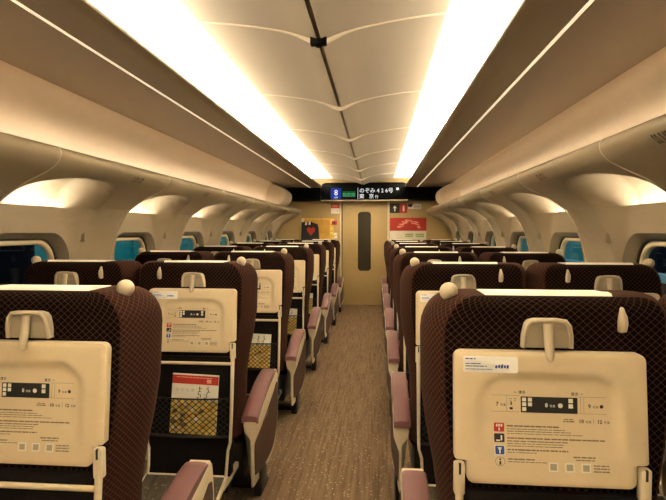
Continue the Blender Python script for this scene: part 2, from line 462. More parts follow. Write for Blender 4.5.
# ------------------------------------------------------------------ luggage racks
RACKBACK = lerp_profile([(1.405, 2.10), (1.47, 2.055), (1.515, 1.97), (1.54, 1.86), (1.55, 1.72), (1.53, 1.69)], 16)
def rack(s):
    r = empty('luggage_rack', (s * 1.3, CEND, 1.69)); r2 = Vector((s * 1.3, CEND, 1.69))
    bm = bmesh.new()
    A = [bm.verts.new((s * a, YB, z)) for a, z in RACKBACK]; B = [bm.verts.new((s * a, CEND, z)) for a, z in RACKBACK]
    for i in range(len(RACKBACK) - 1): bm.faces.new([A[i], A[i + 1], B[i + 1], B[i]])
    for v in bm.verts: v.co -= r2
    mesh_ob('back_wall', bm, 'rack', r)
    bm = bmesh.new()
    nose = [(1.55, 1.700), (1.15, 1.707), (1.135, 1.712), (1.122, 1.709), (1.126, 1.694), (1.15, 1.688), (1.55, 1.688)]
    add_loft(bm, [[(s * a, yy, z) for a, z in nose] for yy in (YB, CEND)], uv=False)
    for v in bm.verts: v.co -= r2
    mesh_ob('shelf', bm, 'rack', r)
    # rounded closing box at the end of the rack
    bm = bmesh.new(); rings = []
    for (yy, q) in ((8.08, 0.0), (8.082, 0.94), (8.10, 0.985), (8.16, 1.0), (8.62, 1.0), (8.78, 0.96), (8.86, 0.86), (8.895, 0.70), (8.91, 0.5)):
        ring = []
        base = [(1.53, 2.06), (1.44, 2.085), (1.33, 2.055), (1.25, 2.0), (1.215, 1.94), (1.22, 1.87), (1.26, 1.80), (1.36, 1.74), (1.53, 1.70)]
        for a, z in lerp_profile(base, 20):
            ring.append((s * (1.53 + (a - 1.53) * q), yy, 1.90 + (z - 1.90) * (0.3 + 0.7 * q)))
        rings.append(ring)
    add_loft(bm, rings[1:], uv=False)
    for v in bm.verts: v.co -= r2
    mesh_ob('end_box', bm, 'rack', r)
    tag(r, 'long cream luggage rack above the windows on the %s side' % SIDE_WORD[s], 'luggage rack')
for s in (-1, 1): rack(s)

# ------------------------------------------------------------------ side walls: arched bay linings, window panels, windows
RIB = [(1.122, 1.706), (1.112, 1.692), (1.115, 1.662), (1.145, 1.625), (1.20, 1.593), (1.28, 1.555), (1.35, 1.510), (1.392, 1.478)]
RIBLOW = [(1.392, 1.478), (1.447, 1.40), (1.490, 1.30), (1.520, 1.18), (1.545, 1.0), (1.56, 0.70)]
ALC = [(1.122, 1.706), (1.112, 1.692), (1.115, 1.662), (1.140, 1.640), (1.17, 1.652), (1.25, 1.662), (1.36, 1.655), (1.46, 1.632), (1.54, 1.590), (1.592, 1.53), (1.610, 1.46), (1.612, 1.42)]
NT, NY = 40, 80
ribP, alcP = lerp_profile(RIB, NT), lerp_profile(ALC, NT)
def riblow(z):
    for (a0, z0), (a1, z1) in zip(RIBLOW, RIBLOW[1:]):
        if z >= z1: return a0 + (a1 - a0) * (z0 - z) / (z0 - z1) if z <= z0 else a0
    return RIBLOW[-1][0]
Y_NEAR = -0.395                               # joint between bay linings, at the near rim of each arch
def alc_w(y, t):
    if t < 0.36: return 0.0
    q = (t - 0.36) / 0.64
    half = 0.395 * max(0.0, 1 - (1 - q) ** 2.6) ** 0.5
    return sstep(0.0, 1.0, (half - abs(y)) / 0.10)
def lining_pt(s, y, t):
    """point on the arch lining; y from the bay's centre, t from the rack nose (0) to the lamp slot (1)"""
    f = t * (NT - 1); i = min(NT - 2, int(f)); g = f - i
    mix = lambda P: (P[i][0] + (P[i + 1][0] - P[i][0]) * g, P[i][1] + (P[i + 1][1] - P[i][1]) * g)
    r_, c_ = mix(ribP), mix(alcP); w = alc_w(y, t)
    a = r_[0] * (1 - w) + c_[0] * w; z = r_[1] * (1 - w) + c_[1] * w
    u = min(1.0, max(0.0, (y - Y_NEAR) / PITCH_Y))               # scalloped nose: each lining bellies a little
    belly = 0.030 * (max(0.0, math.sin(math.pi * u)) ** 0.5) * (1 - sstep(0.08, 0.55, t)) * sstep(-0.01, 0.06, t)
    return Vector((s * (a - belly), y, z - belly * 0.25))
PANEL_X = 1.540
WCZ, WHW, WHH, WR = 1.045, 0.33, 0.29, 0.155
def make_bay(s):
    root_parts = []
    # arch lining
    bm = bmesh.new(); G = []
    ys = [Y_NEAR + 0.001 + (PITCH_Y - 0.002) * j / NY for j in range(NY + 1)]
    for y in ys:
        G.append([bm.verts.new(lining_pt(s, y, i / (NT - 1))) for i in range(NT)])
    for j in range(NY):
        for i in range(NT - 1): bm.faces.new([G[j][i], G[j][i + 1], G[j + 1][i + 1], G[j + 1][i]])
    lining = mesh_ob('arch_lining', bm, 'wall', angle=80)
    # joint bead along the near rim
    bm = bmesh.new(); path = []
    for i in range(0, NT, 1):
        a, z = ribP[i]; path.append((s * (a - 0.001), Y_NEAR, z - 0.001))
    for z in [1.44, 1.38, 1.30, 1.2, 1.1, 0.9, 0.72]: path.append((s * (riblow(z) - 0.001), Y_NEAR - 0.005, z))
    add_tube(bm, path, 0.0035, 6)
    bead = mesh_ob('joint_bead', bm, 'rib')
    # window panel with a rounded opening, bending out to the pillars
    bm = bmesh.new()
    hole = rrect(WHW, WHH, WR, 8, 0, WCZ)
    outer = []
    y0, y1, z0, z1 = -0.579, 0.579, 0.55, 1.478
    n = len(hole)
    def ray_rect(p):
        dy, dz = p[0], p[1] - WCZ; k = 1e9
        if dy: k = min(k, (y1 if dy > 0 else y0) / dy)
        if dz: k = min(k, ((z1 if dz > 0 else z0) - WCZ) / dz)
        return (dy * k, WCZ + dz * k)
    pts = []
    for i in range(n):                                            # refine the straight runs
        p, q = hole[i], hole[(i + 1) % n]; m_ = max(1, int(math.hypot(q[0] - p[0], q[1] - p[1]) / 0.03))
        for k in range(m_): pts.append((p[0] + (q[0] - p[0]) * k / m_, p[1] + (q[1] - p[1]) * k / m_))
    outs = [ray_rect(p) for p in pts]
    for c in ((y0, z0), (y0, z1), (y1, z0), (y1, z1)):           # make the nearest sample hit the corner
        i = min(range(len(outs)), key=lambda i: (outs[i][0] - c[0]) ** 2 + (outs[i][1] - c[1]) ** 2); outs[i] = c
    def surf(y, z):
        w = sstep(0.0, 1.0, (0.375 - abs(y)) / 0.065)
        a = riblow(z) * (1 - w) + PANEL_X * w
        return a
    NR = 12; R_ = []
    for j in range(NR + 1):
        f = (j / NR)
        R_.append([bm.verts.new((s * surf(p[0] + (o_[0] - p[0]) * f, p[1] + (o_[1] - p[1]) * f), p[0] + (o_[0] - p[0]) * f, p[1] + (o_[1] - p[1]) * f)) for p, o_ in zip(pts, outs)])
    nn = len(pts)
    for A, B in zip(R_, R_[1:]):
        for i in range(nn): bm.faces.new([A[i], A[(i + 1) % nn], B[(i + 1) % nn], B[i]])
    # small turned-back rim on the top edge where the lamp hides
    yy = [-0.30 + 0.6 * i / 12 for i in range(13)]
    A = [bm.verts.new((s * surf(y, 1.478), y, 1.478)) for y in yy]; B = [bm.verts.new((s * (surf(y, 1.478) + 0.012), y, 1.474)) for y in yy]
    for i in range(12): bm.faces.new([A[i], A[i + 1], B[i + 1], B[i]])
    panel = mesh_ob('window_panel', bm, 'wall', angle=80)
    return lining, bead, panel
def make_window(s):
    root = empty('window')
    bm = bmesh.new()
    ring = lambda hw, hh, r, x, dz=0: [(s * x, p[0], p[1]) for p in rrect(hw, hh, r, 8, 0, WCZ + dz)]
    add_loft(bm, [ring(WHW, WHH, WR, PANEL_X), ring(WHW - 0.006, WHH - 0.006, WR, PANEL_X + 0.006), ring(WHW - 0.034, WHH - 0.028, WR - 0.015, PANEL_X + 0.045),
                  ring(WHW - 0.036, WHH - 0.03, WR - 0.015, PANEL_X + 0.05)], False, False, uv=False)
    mesh_ob('reveal', bm, 'reveal', root)
    bm = bmesh.new()
    add_loft(bm, [ring(WHW - 0.036, WHH - 0.03, WR - 0.015, PANEL_X + 0.05), ring(WHW - 0.044, WHH - 0.04, WR - 0.02, PANEL_X + 0.052), ring(WHW - 0.044, WHH - 0.04, WR - 0.02, PANEL_X + 0.07)], False, False, uv=False)
    mesh_ob('gasket', bm, 'blackmetal', root)
    bm = bmesh.new()
    add_loft(bm, [ring(WHW - 0.042, WHH - 0.04, WR - 0.02, PANEL_X + 0.07), ring(WHW - 0.042, WHH - 0.04, WR - 0.02, PANEL_X + 0.062), ring(WHW - 0.056, WHH - 0.056, WR - 0.03, PANEL_X + 0.060),
                  ring(WHW - 0.062, WHH - 0.064, WR - 0.035, PANEL_X + 0.068), ring(WHW - 0.062, WHH - 0.064, WR - 0.035, PANEL_X + 0.09)], False, False, uv=False)
    mesh_ob('frame', bm, 'cream', root)
    bm = bmesh.new(); add_prism(bm, rrect(WHW - 0.058, WHH - 0.06, WR - 0.035, 8, 0, WCZ), 'x', s * (PANEL_X + 0.078), s * (PANEL_X + 0.084))
    mesh_ob('pane', bm, 'glass', root)
    return root
WINNO = 0
def add_wall(s):
    global WINNO
    nm = SIDE_NAME[s]
    bm = bmesh.new()
    x0, x1 = sorted((s * 1.632, s * 1.652))
    add_box(bm, x0, x1, YB, YE + 0.1, 0.0, 0.74); add_box(bm, x0, x1, YB, YE + 0.1, 1.345, 2.33)
    ends = [YB] + [v for k in BAYS for v in (BAY0 + PITCH_Y * k - 0.33, BAY0 + PITCH_Y * k + 0.33)] + [YE + 0.1]
    for a, b in zip(ends[::2], ends[1::2]):
        if b > a: add_box(bm, x0, x1, a, b, 0.74, 1.345)
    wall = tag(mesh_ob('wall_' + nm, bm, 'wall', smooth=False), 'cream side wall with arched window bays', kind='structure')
    bm = bmesh.new()
    lo = [(1.56, 0.56), (1.60, 0.54), (1.62, 0.27), (1.62, 0.0)]
    for y0, y1 in ((YB, YE),):
        A = [bm.verts.new((s * a, y0, z)) for a, z in lo]; B = [bm.verts.new((s * a, y1, z)) for a, z in lo]
        for i in range(3): bm.faces.new([A[i], A[i + 1], B[i + 1], B[i]])
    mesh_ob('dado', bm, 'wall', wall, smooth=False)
    protos = make_bay(s); first = True
    wp = make_window(s)
    hk = bmesh.new(); add_box(hk, s * 1.468, s * 1.500, -0.007, 0.007, 1.280, 1.332, 0.004)
    hook = mesh_ob('coat_hook', hk, 'wall')
    for k in BAYS:
        yc = BAY0 + PITCH_Y * k
        for p in protos + (hook,):
            o = p if first else p.copy()
            if not first: COL.objects.link(o)
            o.parent = wall; o.location = (0, yc + (0.375 if p is hook else 0), 0)
        w = wp if first else copy_tree(wp)
        WINNO += 1; w.name = 'window_%d' % WINNO; w.location = (0, yc, 0)
        tag(w, 'rounded side window with cream reveal', kind='structure')
        area_light('alcove_lamp', (s * 1.578, yc, 1.462), (-s * 0.12, 0, 1.0), 0.025, 0.60, ALCOVE_W, (1.0, 0.87, 0.64))
        first = False
    # seat-number marks on the nose of each lining
    for k in BAYS:
        yc = BAY0 + PITCH_Y * k
        bm = bmesh.new(); x = 0.0; rnd = random.Random(k + 40 * s)
        def put(y0, y1, v0, v1):
            def P(y, v): return lining_pt(s, y + 0.30, 0.13 + 0.15 * v) + Vector((-s * 0.0022, yc, -0.0012))
            bm.faces.new([bm.verts.new(P(*q)) for q in ((y0, v0), (y1, v0), (y1, v1), (y0, v1))])
        for y in (-0.055, -0.028, -0.014, 0.006, 0.03, 0.046):
            wdt = rnd.uniform(0.006, 0.014)
            put(y, y + wdt, 0.15, 0.32); put(y, y + 0.004, 0.3, 0.75); put(y + wdt - 0.004, y + wdt, 0.32, 0.6); put(y, y + wdt, 0.62, 0.8)
        mesh_ob('seat_number', bm, 'print_black', wall, smooth=False)
for s in (-1, 1): add_wall(s)

# back wall behind the camera
bm = bmesh.new(); add_box(bm, -1.73, 1.73, YB - 0.1, YB, 0, 2.33)
tag(mesh_ob('wall_back', bm, 'endwall', smooth=False), 'tan end wall behind the seats', kind='structure')

# ------------------------------------------------------------------ front end wall, door, header
bm = bmesh.new()
add_box(bm, -1.73, -0.40, YE, YE + 0.1, 0, 1.9); add_box(bm, 0.43, 1.73, YE, YE + 0.1, 0, 1.9)
add_box(bm, -1.73, 1.73, YE, YE + 0.1, 1.86, 2.33)
wf = tag(mesh_ob('wall_front', bm, 'endwall', smooth=False), 'tan end wall of the saloon', kind='structure')
bm = bmesh.new(); add_box(bm, -0.425, -0.395, YE - 0.012, YE + 0.05, 0, 1.87, 0.004); mesh_ob('door_jamb', bm, 'cream', wf)
bm = bmesh.new(); add_box(bm, 0.425, 0.462, YE - 0.012, YE + 0.05, 0, 1.87, 0.004)
mesh_ob('door_jamb', bm, 'cream', wf)
d = empty('door_1', (0.017, YE + 0.03, 0)); tag(d, 'tan sliding door with a tall dark window slot', kind='structure')
bm = bmesh.new()
hole = rrect(0.118, 0.53, 0.06, 8, 0, 1.145); out_ = []
add_prism(bm, [(-0.395, 0), (0.42, 0), (0.42, 1.87), (-0.395, 1.87)], 'y', 0.0, 0.03)
mesh_ob('leaf', bm, 'door', d)
bm = bmesh.new(); ri = lambda w, h, r, y: [(p[0], y, p[1]) for p in rrect(w, h, r, 8, 0, 1.145)]
add_loft(bm, [ri(0.128, 0.54, 0.065, 0.0), ri(0.126, 0.538, 0.064, -0.006), ri(0.118, 0.53, 0.06, -0.006), ri(0.116, 0.528, 0.06, 0.0)], False, False, uv=False)
mesh_ob('window_rim', bm, 'door', d)
bm = bmesh.new(); add_prism(bm, rrect(0.117, 0.529, 0.06, 8, 0, 1.145), 'y', -0.003, 0.001)
mesh_ob('pane', bm, 'doorglass', d)
bm = bmesh.new(); add_box(bm, -0.43, -0.40, YE - 0.004, YE + 0.03, 0, 1.87)
mesh_ob('door_gap', bm, 'groove', wf, smooth=False)

hd = empty('information_display', (0, YE - 0.22, 1.87))
bm = bmesh.new()
c_ = [(-0.74, 0.0), (0.77, 0.0), (0.77, 0.235), (0.745, 0.285), (0.69, 0.305), (-0.66, 0.305), (-0.715, 0.285), (-0.74, 0.235)]
add_prism(bm, c_, 'y', -0.012, 0.215, 0.006)
mesh_ob('screen_housing', bm, 'gloss', hd)
for sx in (-1, 1):
    bm = bmesh.new(); a0, a1 = sorted((sx * 0.75, sx * 1.60)); add_box(bm, a0, a1, 0.0, 0.215, 0.005, 0.225)
    mesh_ob('side_fairing', bm, 'gloss', hd)
bm = bmesh.new(); add_box(bm, -0.74, 0.77, -0.014, 0.05, -0.012, 0.004, 0.003); mesh_ob('lower_trim', bm, 'print_grey', hd)
HS = 8.9
def dx(px): return CX + (px - 376.8) * HS / FPX * 1.0
def dz(py): return CH + (230 - py) * HS / FPX * 1.0 - 1.87
yt = -0.0135
bm = bmesh.new(); add_flat(bm, rrect((dx(341) - dx(330.6)) / 2, (dz(188.2) - dz(198.8)) / 2, 0.012, 4, dx(335.8), dz(193.5)), yt); mesh_ob('car_number_field', bm, 'disp_blue', hd, smooth=False)
bm = bmesh.new(); add_flat(bm, rrect((dx(355.2) - dx(342.2)) / 2, (dz(191.3) - dz(197)) / 2, 0.008, 4, dx(348.7), dz(194.1)), yt); mesh_ob('reserved_field', bm, 'disp_green', hd, smooth=False)
bm = bmesh.new(); yl = yt - 0.001
add_text(bm, '8', dx(335.8), dz(195.2), 0.135, yl, 'CENTER', bold=0.0); add_text(bm, '号車', dx(335.8), dz(198.2), 0.032, yl, 'CENTER')
add_text(bm, 'のぞみ 4 2 6号', dx(359.0), dz(192.6), 0.093, yl, 'LEFT')
add_text(bm, '東', dx(359.0), dz(198.2), 0.088, yl); add_text(bm, '京', dx(368.6), dz(198.2), 0.088, yl); add_text(bm, '行', dx(374.6), dz(198.2), 0.06, yl)
add_flat(bm, [(dx(397) + 0.024 * math.cos(a * math.pi / 6), dz(189.2) + 0.024 * math.sin(a * math.pi / 6)) for a in range(12)], yl)
flat_rect(bm, dx(357.5), dx(357.8), dz(198.8), dz(188), yl)
mesh_ob('lettering', bm, 'disp_white', hd, smooth=False)
bm = bmesh.new(); add_text(bm, '指定席', dx(348.7), dz(196.3), 0.072, yl, 'CENTER'); mesh_ob('lettering', bm, 'disp_green_text', hd, smooth=False)
tag(hd, 'black information display above the door showing car 8 and the train name', 'display')

def wall_sheet(name, x0, x1, z0, z1, m, label, cat, th=0.006):
    r = empty(name, ((x0 + x1) / 2, YE, z0))
    bm = bmesh.new(); w = (x1 - x0) / 2; add_box(bm, -w, w, -th, 0.0, 0.0, z1 - z0)
    mesh_ob('sheet', bm, m, r, smooth=False); tag(r, label, cat)
    return r, w, z1 - z0
YS = -0.0075
# orange poster with a dark bag and a red heart
r, w, h = wall_sheet('poster', -1.127, -0.525, 1.13, 1.567, 'print_yellow', 'orange advertising poster with a dark bag bearing a red heart on the end wall', 'poster')
bm = bmesh.new(); flat_rect(bm, -w, w, h - 0.008, h, YS - 0.0005); flat_rect(bm, -w + 0.02, w - 0.08, 0.06, h - 0.03, YS + 0.0008); mesh_ob('orange_print', bm, 'print_orange', r, smooth=False)
bm = bmesh.new(); add_flat(bm, [(-w + 0.0, 0.0), (0.04, 0.0), (0.03, 0.1), (0.02, 0.25), (0.0, 0.325), (-0.06, 0.345), (-0.13, 0.38), (-0.22, 0.36), (-w + 0.01, 0.375)], YS); mesh_ob('dark_print', bm, 'print_black', r, smooth=False)
bm = bmesh.new()
add_flat(bm, [(-0.12 + 0.0062 * 16 * math.sin(a) ** 3 * 0.78, 0.205 + 0.0062 * (13 * math.cos(a) - 5 * math.cos(2 * a) - 2 * math.cos(3 * a) - math.cos(4 * a)) * 0.88) for a in [i * 2 * math.pi / 28 for i in range(28)]], YS - 0.001)
mesh_ob('heart_print', bm, 'print_red', r, smooth=False)
bm = bmesh.new()
for x, z, l in ((-0.27, 0.40, 0.07), (-0.215, 0.335, 0.05), (-0.15, 0.345, 0.06)): add_flat(bm, [(x - 0.015, z - l / 2), (x + 0.018, z - l / 2 - 0.005), (x + 0.03, z + l / 2), (x - 0.005, z + l / 2)], YS - 0.001)
mesh_ob('pale_print', bm, 'print_white', r, smooth=False)
# red and white notice, red emergency box, small white label
r, w, h = wall_sheet('notice', -0.583, -0.43, 1.645, 1.817, 'print_white', 'small red and white notice beside the door on the orange-poster side', 'notice')
bm = bmesh.new(); flat_rect(bm, -w, w, h * 0.55, h, YS); flat_rect(bm, w * 0.45, w * 0.62, h * 0.2, h * 0.32, YS); mesh_ob('red_print', bm, 'print_red', r, smooth=False)
bm = bmesh.new()
for i in range(2): greek(bm, -w * 0.7, w * 0.7, h * (0.68 + 0.14 * i), 0.012, YS - 0.001, seed=i)
mesh_ob('pale_print', bm, 'print_pink', r, smooth=False)
eb = empty('emergency_button', (-0.52, YE, 1.47)); bm = bmesh.new(); add_box(bm, -0.045, 0.045, -0.035, 0, -0.03, 0.045, 0.006); mesh_ob('housing', bm, 'print_red', eb)
bm = bmesh.new(); add_lathe(bm, [(0.018, -0.042), (0.02, -0.038), (0.02, -0.034)], (0, 0, 0.008), 'y', 12); mesh_ob('push_cap', bm, 'print_black', eb)
tag(eb, 'small red emergency box below the red and white notice', 'alarm')
r, w, h = wall_sheet('sticker', -0.56, -0.47, 1.20, 1.30, 'print_white', 'small pale label below the red emergency box', 'sticker', 0.003)
bm = bmesh.new(); add_flat(bm, [(-w, h * 0.1), (w, h * 0.6), (w, h * 0.75), (-w, h * 0.3)], -0.004); mesh_ob('print', bm, 'print_grey', r, smooth=False)
# exit sign, black label, red poster
r, w, h = wall_sheet('direction_sign', 0.467, 0.775, 1.652, 1.815, 'print_black', 'black and red direction sign beside the door with white arrow', 'sign', 0.008)
bm = bmesh.new(); flat_rect(bm, 0.02, w, 0, h, YS - 0.0025); mesh_ob('red_field', bm, 'print_red', r, smooth=False)
bm = bmesh.new()
add_flat(bm, [(-0.075, 0.03), (-0.055, 0.03), (-0.055, 0.085), (-0.03, 0.085), (-0.065, 0.135), (-0.10, 0.085), (-0.075, 0.085)], YS - 0.003)
add_flat(bm, [(0.075, 0.03), (0.105, 0.03), (0.105, 0.12), (0.09, 0.14), (0.075, 0.12)], YS - 0.004)
mesh_ob('pictogram', bm, 'print_white', r, smooth=False)
r, w, h = wall_sheet('notice', 0.79, 1.02, 1.722, 1.812, 'print_white', 'small white notice with a dark mark beside the direction sign', 'notice', 0.004)
bm = bmesh.new(); add_flat(bm, [(-w, 0.04), (-w * 0.5, 0.03), (-w * 0.2, h), (-w, h)], YS + 0.002)
for i in range(3): greek(bm, -w * 0.15, w * 0.9, 0.016 + 0.024 * i, 0.008, YS + 0.002, seed=i + 5)
mesh_ob('print', bm, 'print_black', r, smooth=False)
r, w, h = wall_sheet('poster', 0.472, 1.112, 1.10, 1.567, 'print_white', 'red and cream advertising poster with green lettering on the end wall', 'poster')
bm = bmesh.new(); flat_rect(bm, -w, w, 0.235, h, YS); flat_rect(bm, -0.05, w, 0.0, 0.05, YS); mesh_ob('red_print', bm, 'print_red', r, smooth=False)
bm = bmesh.new()
rnd = random.Random(3)
for i in range(26):
    a = math.pi * (0.02 + 0.96 * rnd.random()); rr = 0.75 + 0.35 * rnd.random(); x = 0.02 + 0.17 * rr * math.cos(a); z = 0.27 + 0.15 * rr * math.sin(a); l = rnd.uniform(0.018, 0.04)
    add_flat(bm, [(x - l, z - 0.004), (x + l, z - 0.008), (x + l * 0.8, z + 0.008), (x - l, z + 0.010)], YS - 0.001 - i * 0.00003)
mesh_ob('petal_print', bm, 'print_pink', r, smooth=False)
bm = bmesh.new()
for x0, x1 in ((-0.05, 0.09), (0.13, 0.28)):
    for i in range(2): greek(bm, x0, x1, 0.125 + 0.034 * i, 0.026, YS, seed=int(x0 * 100) + i)
mesh_ob('green_print', bm, 'print_green', r, smooth=False)

# ------------------------------------------------------------------ platform outside the windows
for s in (-1, 1):
    bm = bmesh.new(); x0, x1 = sorted((s * 3.1, s * 3.2)); add_box(bm, x0, x1, -3, 18, -0.6, 3.2)
    w_ = tag(mesh_ob('wall_platform_' + SIDE_NAME[s], bm, 'teal', smooth=False), 'teal station wall outside the windows', kind='structure')
    for i in range(14):
        bm = bmesh.new(); y = -2 + 1.45 * i; x0, x1 = sorted((s * 3.06, s * 3.1)); add_box(bm, x0, x1, y, y + (0.5 if s > 0 else 0.12), -0.6, 3.0)
        mesh_ob('wall_batten', bm, 'navy' if (s > 0 and i % 2) else 'teal', w_, smooth=False)
    bm = bmesh.new(); x0, x1 = sorted((s * 2.55, s * 2.6)); add_box(bm, x0, x1, -3, 18, 0.92, 0.99); mesh_ob('handrail', bm, 'pale_blue', w_, smooth=False)
    bm = bmesh.new(); x0, x1 = sorted((s * 1.8, s * 3.2)); add_box(bm, x0, x1, -3, 18, -0.7, -0.6)
    tag(mesh_ob('floor_platform_' + SIDE_NAME[s], bm, 'navy', smooth=False), 'dark platform outside', kind='structure')
p_ = empty('platform_column', (-2.5, 3.3, -0.6)); bm = bmesh.new(); add_box(bm, -0.12, 0.12, -0.42, 0.42, 0, 3.6, 0.02); mesh_ob('shaft', bm, 'navy', p_)
bm = bmesh.new(); add_box(bm, -0.14, 0.14, -0.45, 0.45, 0, 0.25, 0.02); mesh_ob('plinth', bm, 'blackmetal', p_)
tag(p_, 'dark navy platform column seen through the nearest window on the orange-poster side', 'column')

# ------------------------------------------------------------------ seats
def ytab(z): return (z - 1.07) * 0.10 - 0.010          # visible face of the folded table
def yback(z): return (z - 1.07) * 0.10 + 0.020         # rear face of the backrest
W0 = 0.279
def back_w(z):
    w = W0 - 0.046 * (1 - sstep(0.62, 0.98, z))
    if z > 1.105: w -= 0.080 * (1 - math.sqrt(max(0, 1 - ((z - 1.105) / 0.095) ** 2)))
    return w
def back_ring(z, o):
    """o: outer side; the inner side is wider so that the two backs of a pair meet"""
    yb = yback(min(z, 1.12))
    ins = 0.028 * (1 - math.sqrt(max(0, 1 - (max(0, z - 1.165) / 0.0355) ** 2)))
    f = lambda y: (y - 0.09) * (1 - ins / 0.1) + 0.09
    def half(wm):
        wb = wm - 0.048
        return [(0, 0.165), (0.10, 0.168), (wm - 0.10, 0.183), (wm - 0.055, 0.196), (wm - 0.025, 0.188), (wm - 0.006, 0.160), (wm, 0.125), (wm - 0.006, 0.085), (wm - 0.022, 0.042), (wb + 0.010, 0.010), (wb, 0.001), (wb - 0.012, 0.0), (0.10, 0.0), (0, 0.0)]
    wi = W0 - 0.046 * (1 - sstep(0.62, 0.98, z)) + 0.040
    if z > 1.14: wi -= 0.05 * (1 - math.sqrt(max(0, 1 - ((z - 1.14) / 0.0605) ** 2)))
    inner = [(x, yb + f(y), z) for x, y in half(wi)]
    outer = [(-x, yb + f(y), z) for x, y in half(back_w(z))]
    ring = inner + outer[-2:0:-1]                    # inner side on +x
    return [(-o * x, y, zz) for x, y, zz in ring]
def make_seat(o, aisle):
    """o: x sign of the seat's outer side (ball grip, side armrest); y forward; z up; origin on the floor"""
    t = empty('train_seat')
    # backrest
    dz_top = -0.008
    zs = [0.36, 0.45, 0.55, 0.65, 0.75, 0.85, 0.95, 1.05, 1.105, 1.13, 1.15, 1.168, 1.18, 1.19, 1.196, 1.2]
    bm = bmesh.new(); add_loft(bm, [back_ring(z, o) for z in zs])
    bm.faces.ensure_lookup_table(); nr = len(back_ring(1.0, o))
    for i, f in enumerate(bm.faces):
        f.material_index = 0 if (i < nr * (len(zs) - 1) and 10 <= i % nr < 16) else 1
    for v in bm.verts:
        if v.co.z > 1.0: v.co.z += dz_top * min(1.0, (v.co.z - 1.0) / 0.1)
    mesh_ob('backrest', bm, ['fabric', 'fabric_side'], t, angle=60)
    # cushion
    bm = bmesh.new(); rings = []
    for y, zt, zb, w in ((0.10, 0.37, 0.30, 0.225), (0.13, 0.395, 0.285, 0.232), (0.30, 0.395, 0.28, 0.236), (0.46, 0.405, 0.28, 0.236), (0.50, 0.395, 0.30, 0.232), (0.515, 0.37, 0.32, 0.225)):
        rings.append([(p[0], y, p[1]) for p in rrect(w, (zt - zb) / 2, 0.045, 5, 0, (zt + zb) / 2)])
    add_loft(bm, rings); mesh_ob('cushion', bm, 'fabric_side', t, angle=60)
    # linen headrest cover
    bm = bmesh.new(); y0 = yback(1.12)
    pr = [(y0 + 0.030, 1.1985), (y0 + 0.038, 1.206), (y0 + 0.055, 1.208), (y0 + 0.09, 1.2045), (y0 + 0.14, 1.2025), (y0 + 0.185, 1.19), (y0 + 0.203, 1.16), (y0 + 0.210, 0.95), (y0 + 0.205, 0.95), (y0 + 0.19, 1.15), (y0 + 0.16, 1.185), (y0 + 0.13, 1.195), (y0 + 0.05, 1.2)]
    add_prism(bm, pr, 'x', -0.148 - o * 0.018, 0.148 - o * 0.018); [setattr(v.co, 'z', v.co.z + dz_top) for v in bm.verts]; mesh_ob('headrest_cover', bm, 'cover', t, angle=50)
    # ball grip on the outer shoulder
    bm = bmesh.new(); R = 0.0228
    prof = [(0.012, -0.045), (0.012, -0.024), (0.014, -0.021)] + [(R * math.cos(a), R * math.sin(a)) for a in [math.radians(-50 + 14 * i) for i in range(10)]] + [(0.002, R)]
    add_lathe(bm, prof, (o * 0.213, y0 + 0.066, 1.196), 'z', 18); mesh_ob('ball_grip', bm, 'knob', t, angle=50)
    # coat hook on the inner side
    bm = bmesh.new(); yb = yback(1.12)
    pr = []
    rings = []
    for z, hw, dp in ((1.112, 0.004, 0.006), (1.115, 0.0095, 0.014), (1.135, 0.011, 0.020), (1.150, 0.0095, 0.018), (1.160, 0.006, 0.012), (1.168, 0.0045, 0.008), (1.171, 0.002, 0.004)):
        rings.append([(-o * 0.172 + hw * math.cos(a), yb - dp / 2 + (dp / 2 + 0.002) * math.sin(a), z) for a in [2 * math.pi * i / 12 for i in range(12)]])
    add_loft(bm, rings, uv=False); mesh_ob('coat_hook', bm, 'knob', t, angle=50)
    # folded table
    def hw(z):
        if z < 0.8: return 0.187
        return 0.213
    zs_ = []
    zb, zt, r1 = 0.772, 1.069, 0.018
    rows = []
    for i in range(5): a = math.radians(90 * i / 4); rows.append((zb + r1 * (1 - math.cos(a)) , 0.187 - r1 * (1 - math.sin(a))))
    rows.append((0.821, 0.187)); rows.append((0.824, 0.190)); rows.append((0.8245, 0.209)); rows.append((0.828, 0.213))
    for i in range(1, 22): rows.append((0.828 + (1.051 - 0.828) * i / 22, 0.213))
    for i in range(6): a = math.radians(90 * i / 5); rows.append((1.051 + r1 * math.sin(a), 0.213 - r1 * (1 - math.cos(a))))
    RD = 0.010
    def recess(x, z):                                     # shallow arch-shaped panel pressed into the table face
        cxr, top, rad = 0.158, 1.020, 0.065
        dx_, dz_ = abs(x) - (cxr - rad), z - (top - rad)
        d_ = math.hypot(max(dx_, 0), max(dz_, 0)) - rad if (dx_ > 0 and dz_ > 0) else max(dx_, dz_) - rad
        return RD * (1 - sstep(-0.014, 0.0, d_)) * sstep(0.80, 0.90, z)
    bm = bmesh.new(); NX = 48; G = []
    for z, w in rows:
        row = []
        for j in range(NX + 1):
            x = -w + 2 * w * j / NX
            e = min(w - abs(x), zt - z, z - zb + 0.0)
            row.append(bm.verts.new((x, ytab(z) + recess(x, z) + 0.003 * (1 - sstep(0, 0.006, e)), z)))
        G.append(row)
    for A, B in zip(G, G[1:]):
        for j in range(NX): bm.faces.new([A[j], A[j + 1], B[j + 1], B[j]])
    loop = [g for g in G[0]] + [r_[-1] for r_ in G[1:]] + [g for g in G[-1][-2::-1]] + [r_[0] for r_ in G[-2:0:-1]]
    back = [bm.verts.new((v.co.x, ytab(v.co.z) + 0.026, v.co.z)) for v in loop]
    n = len(loop)
    for i in range(n): bm.faces.new([loop[i], loop[(i + 1) % n], back[(i + 1) % n], back[i]])
    tb = mesh_ob('tray_table', bm, 'table', t, angle=50)
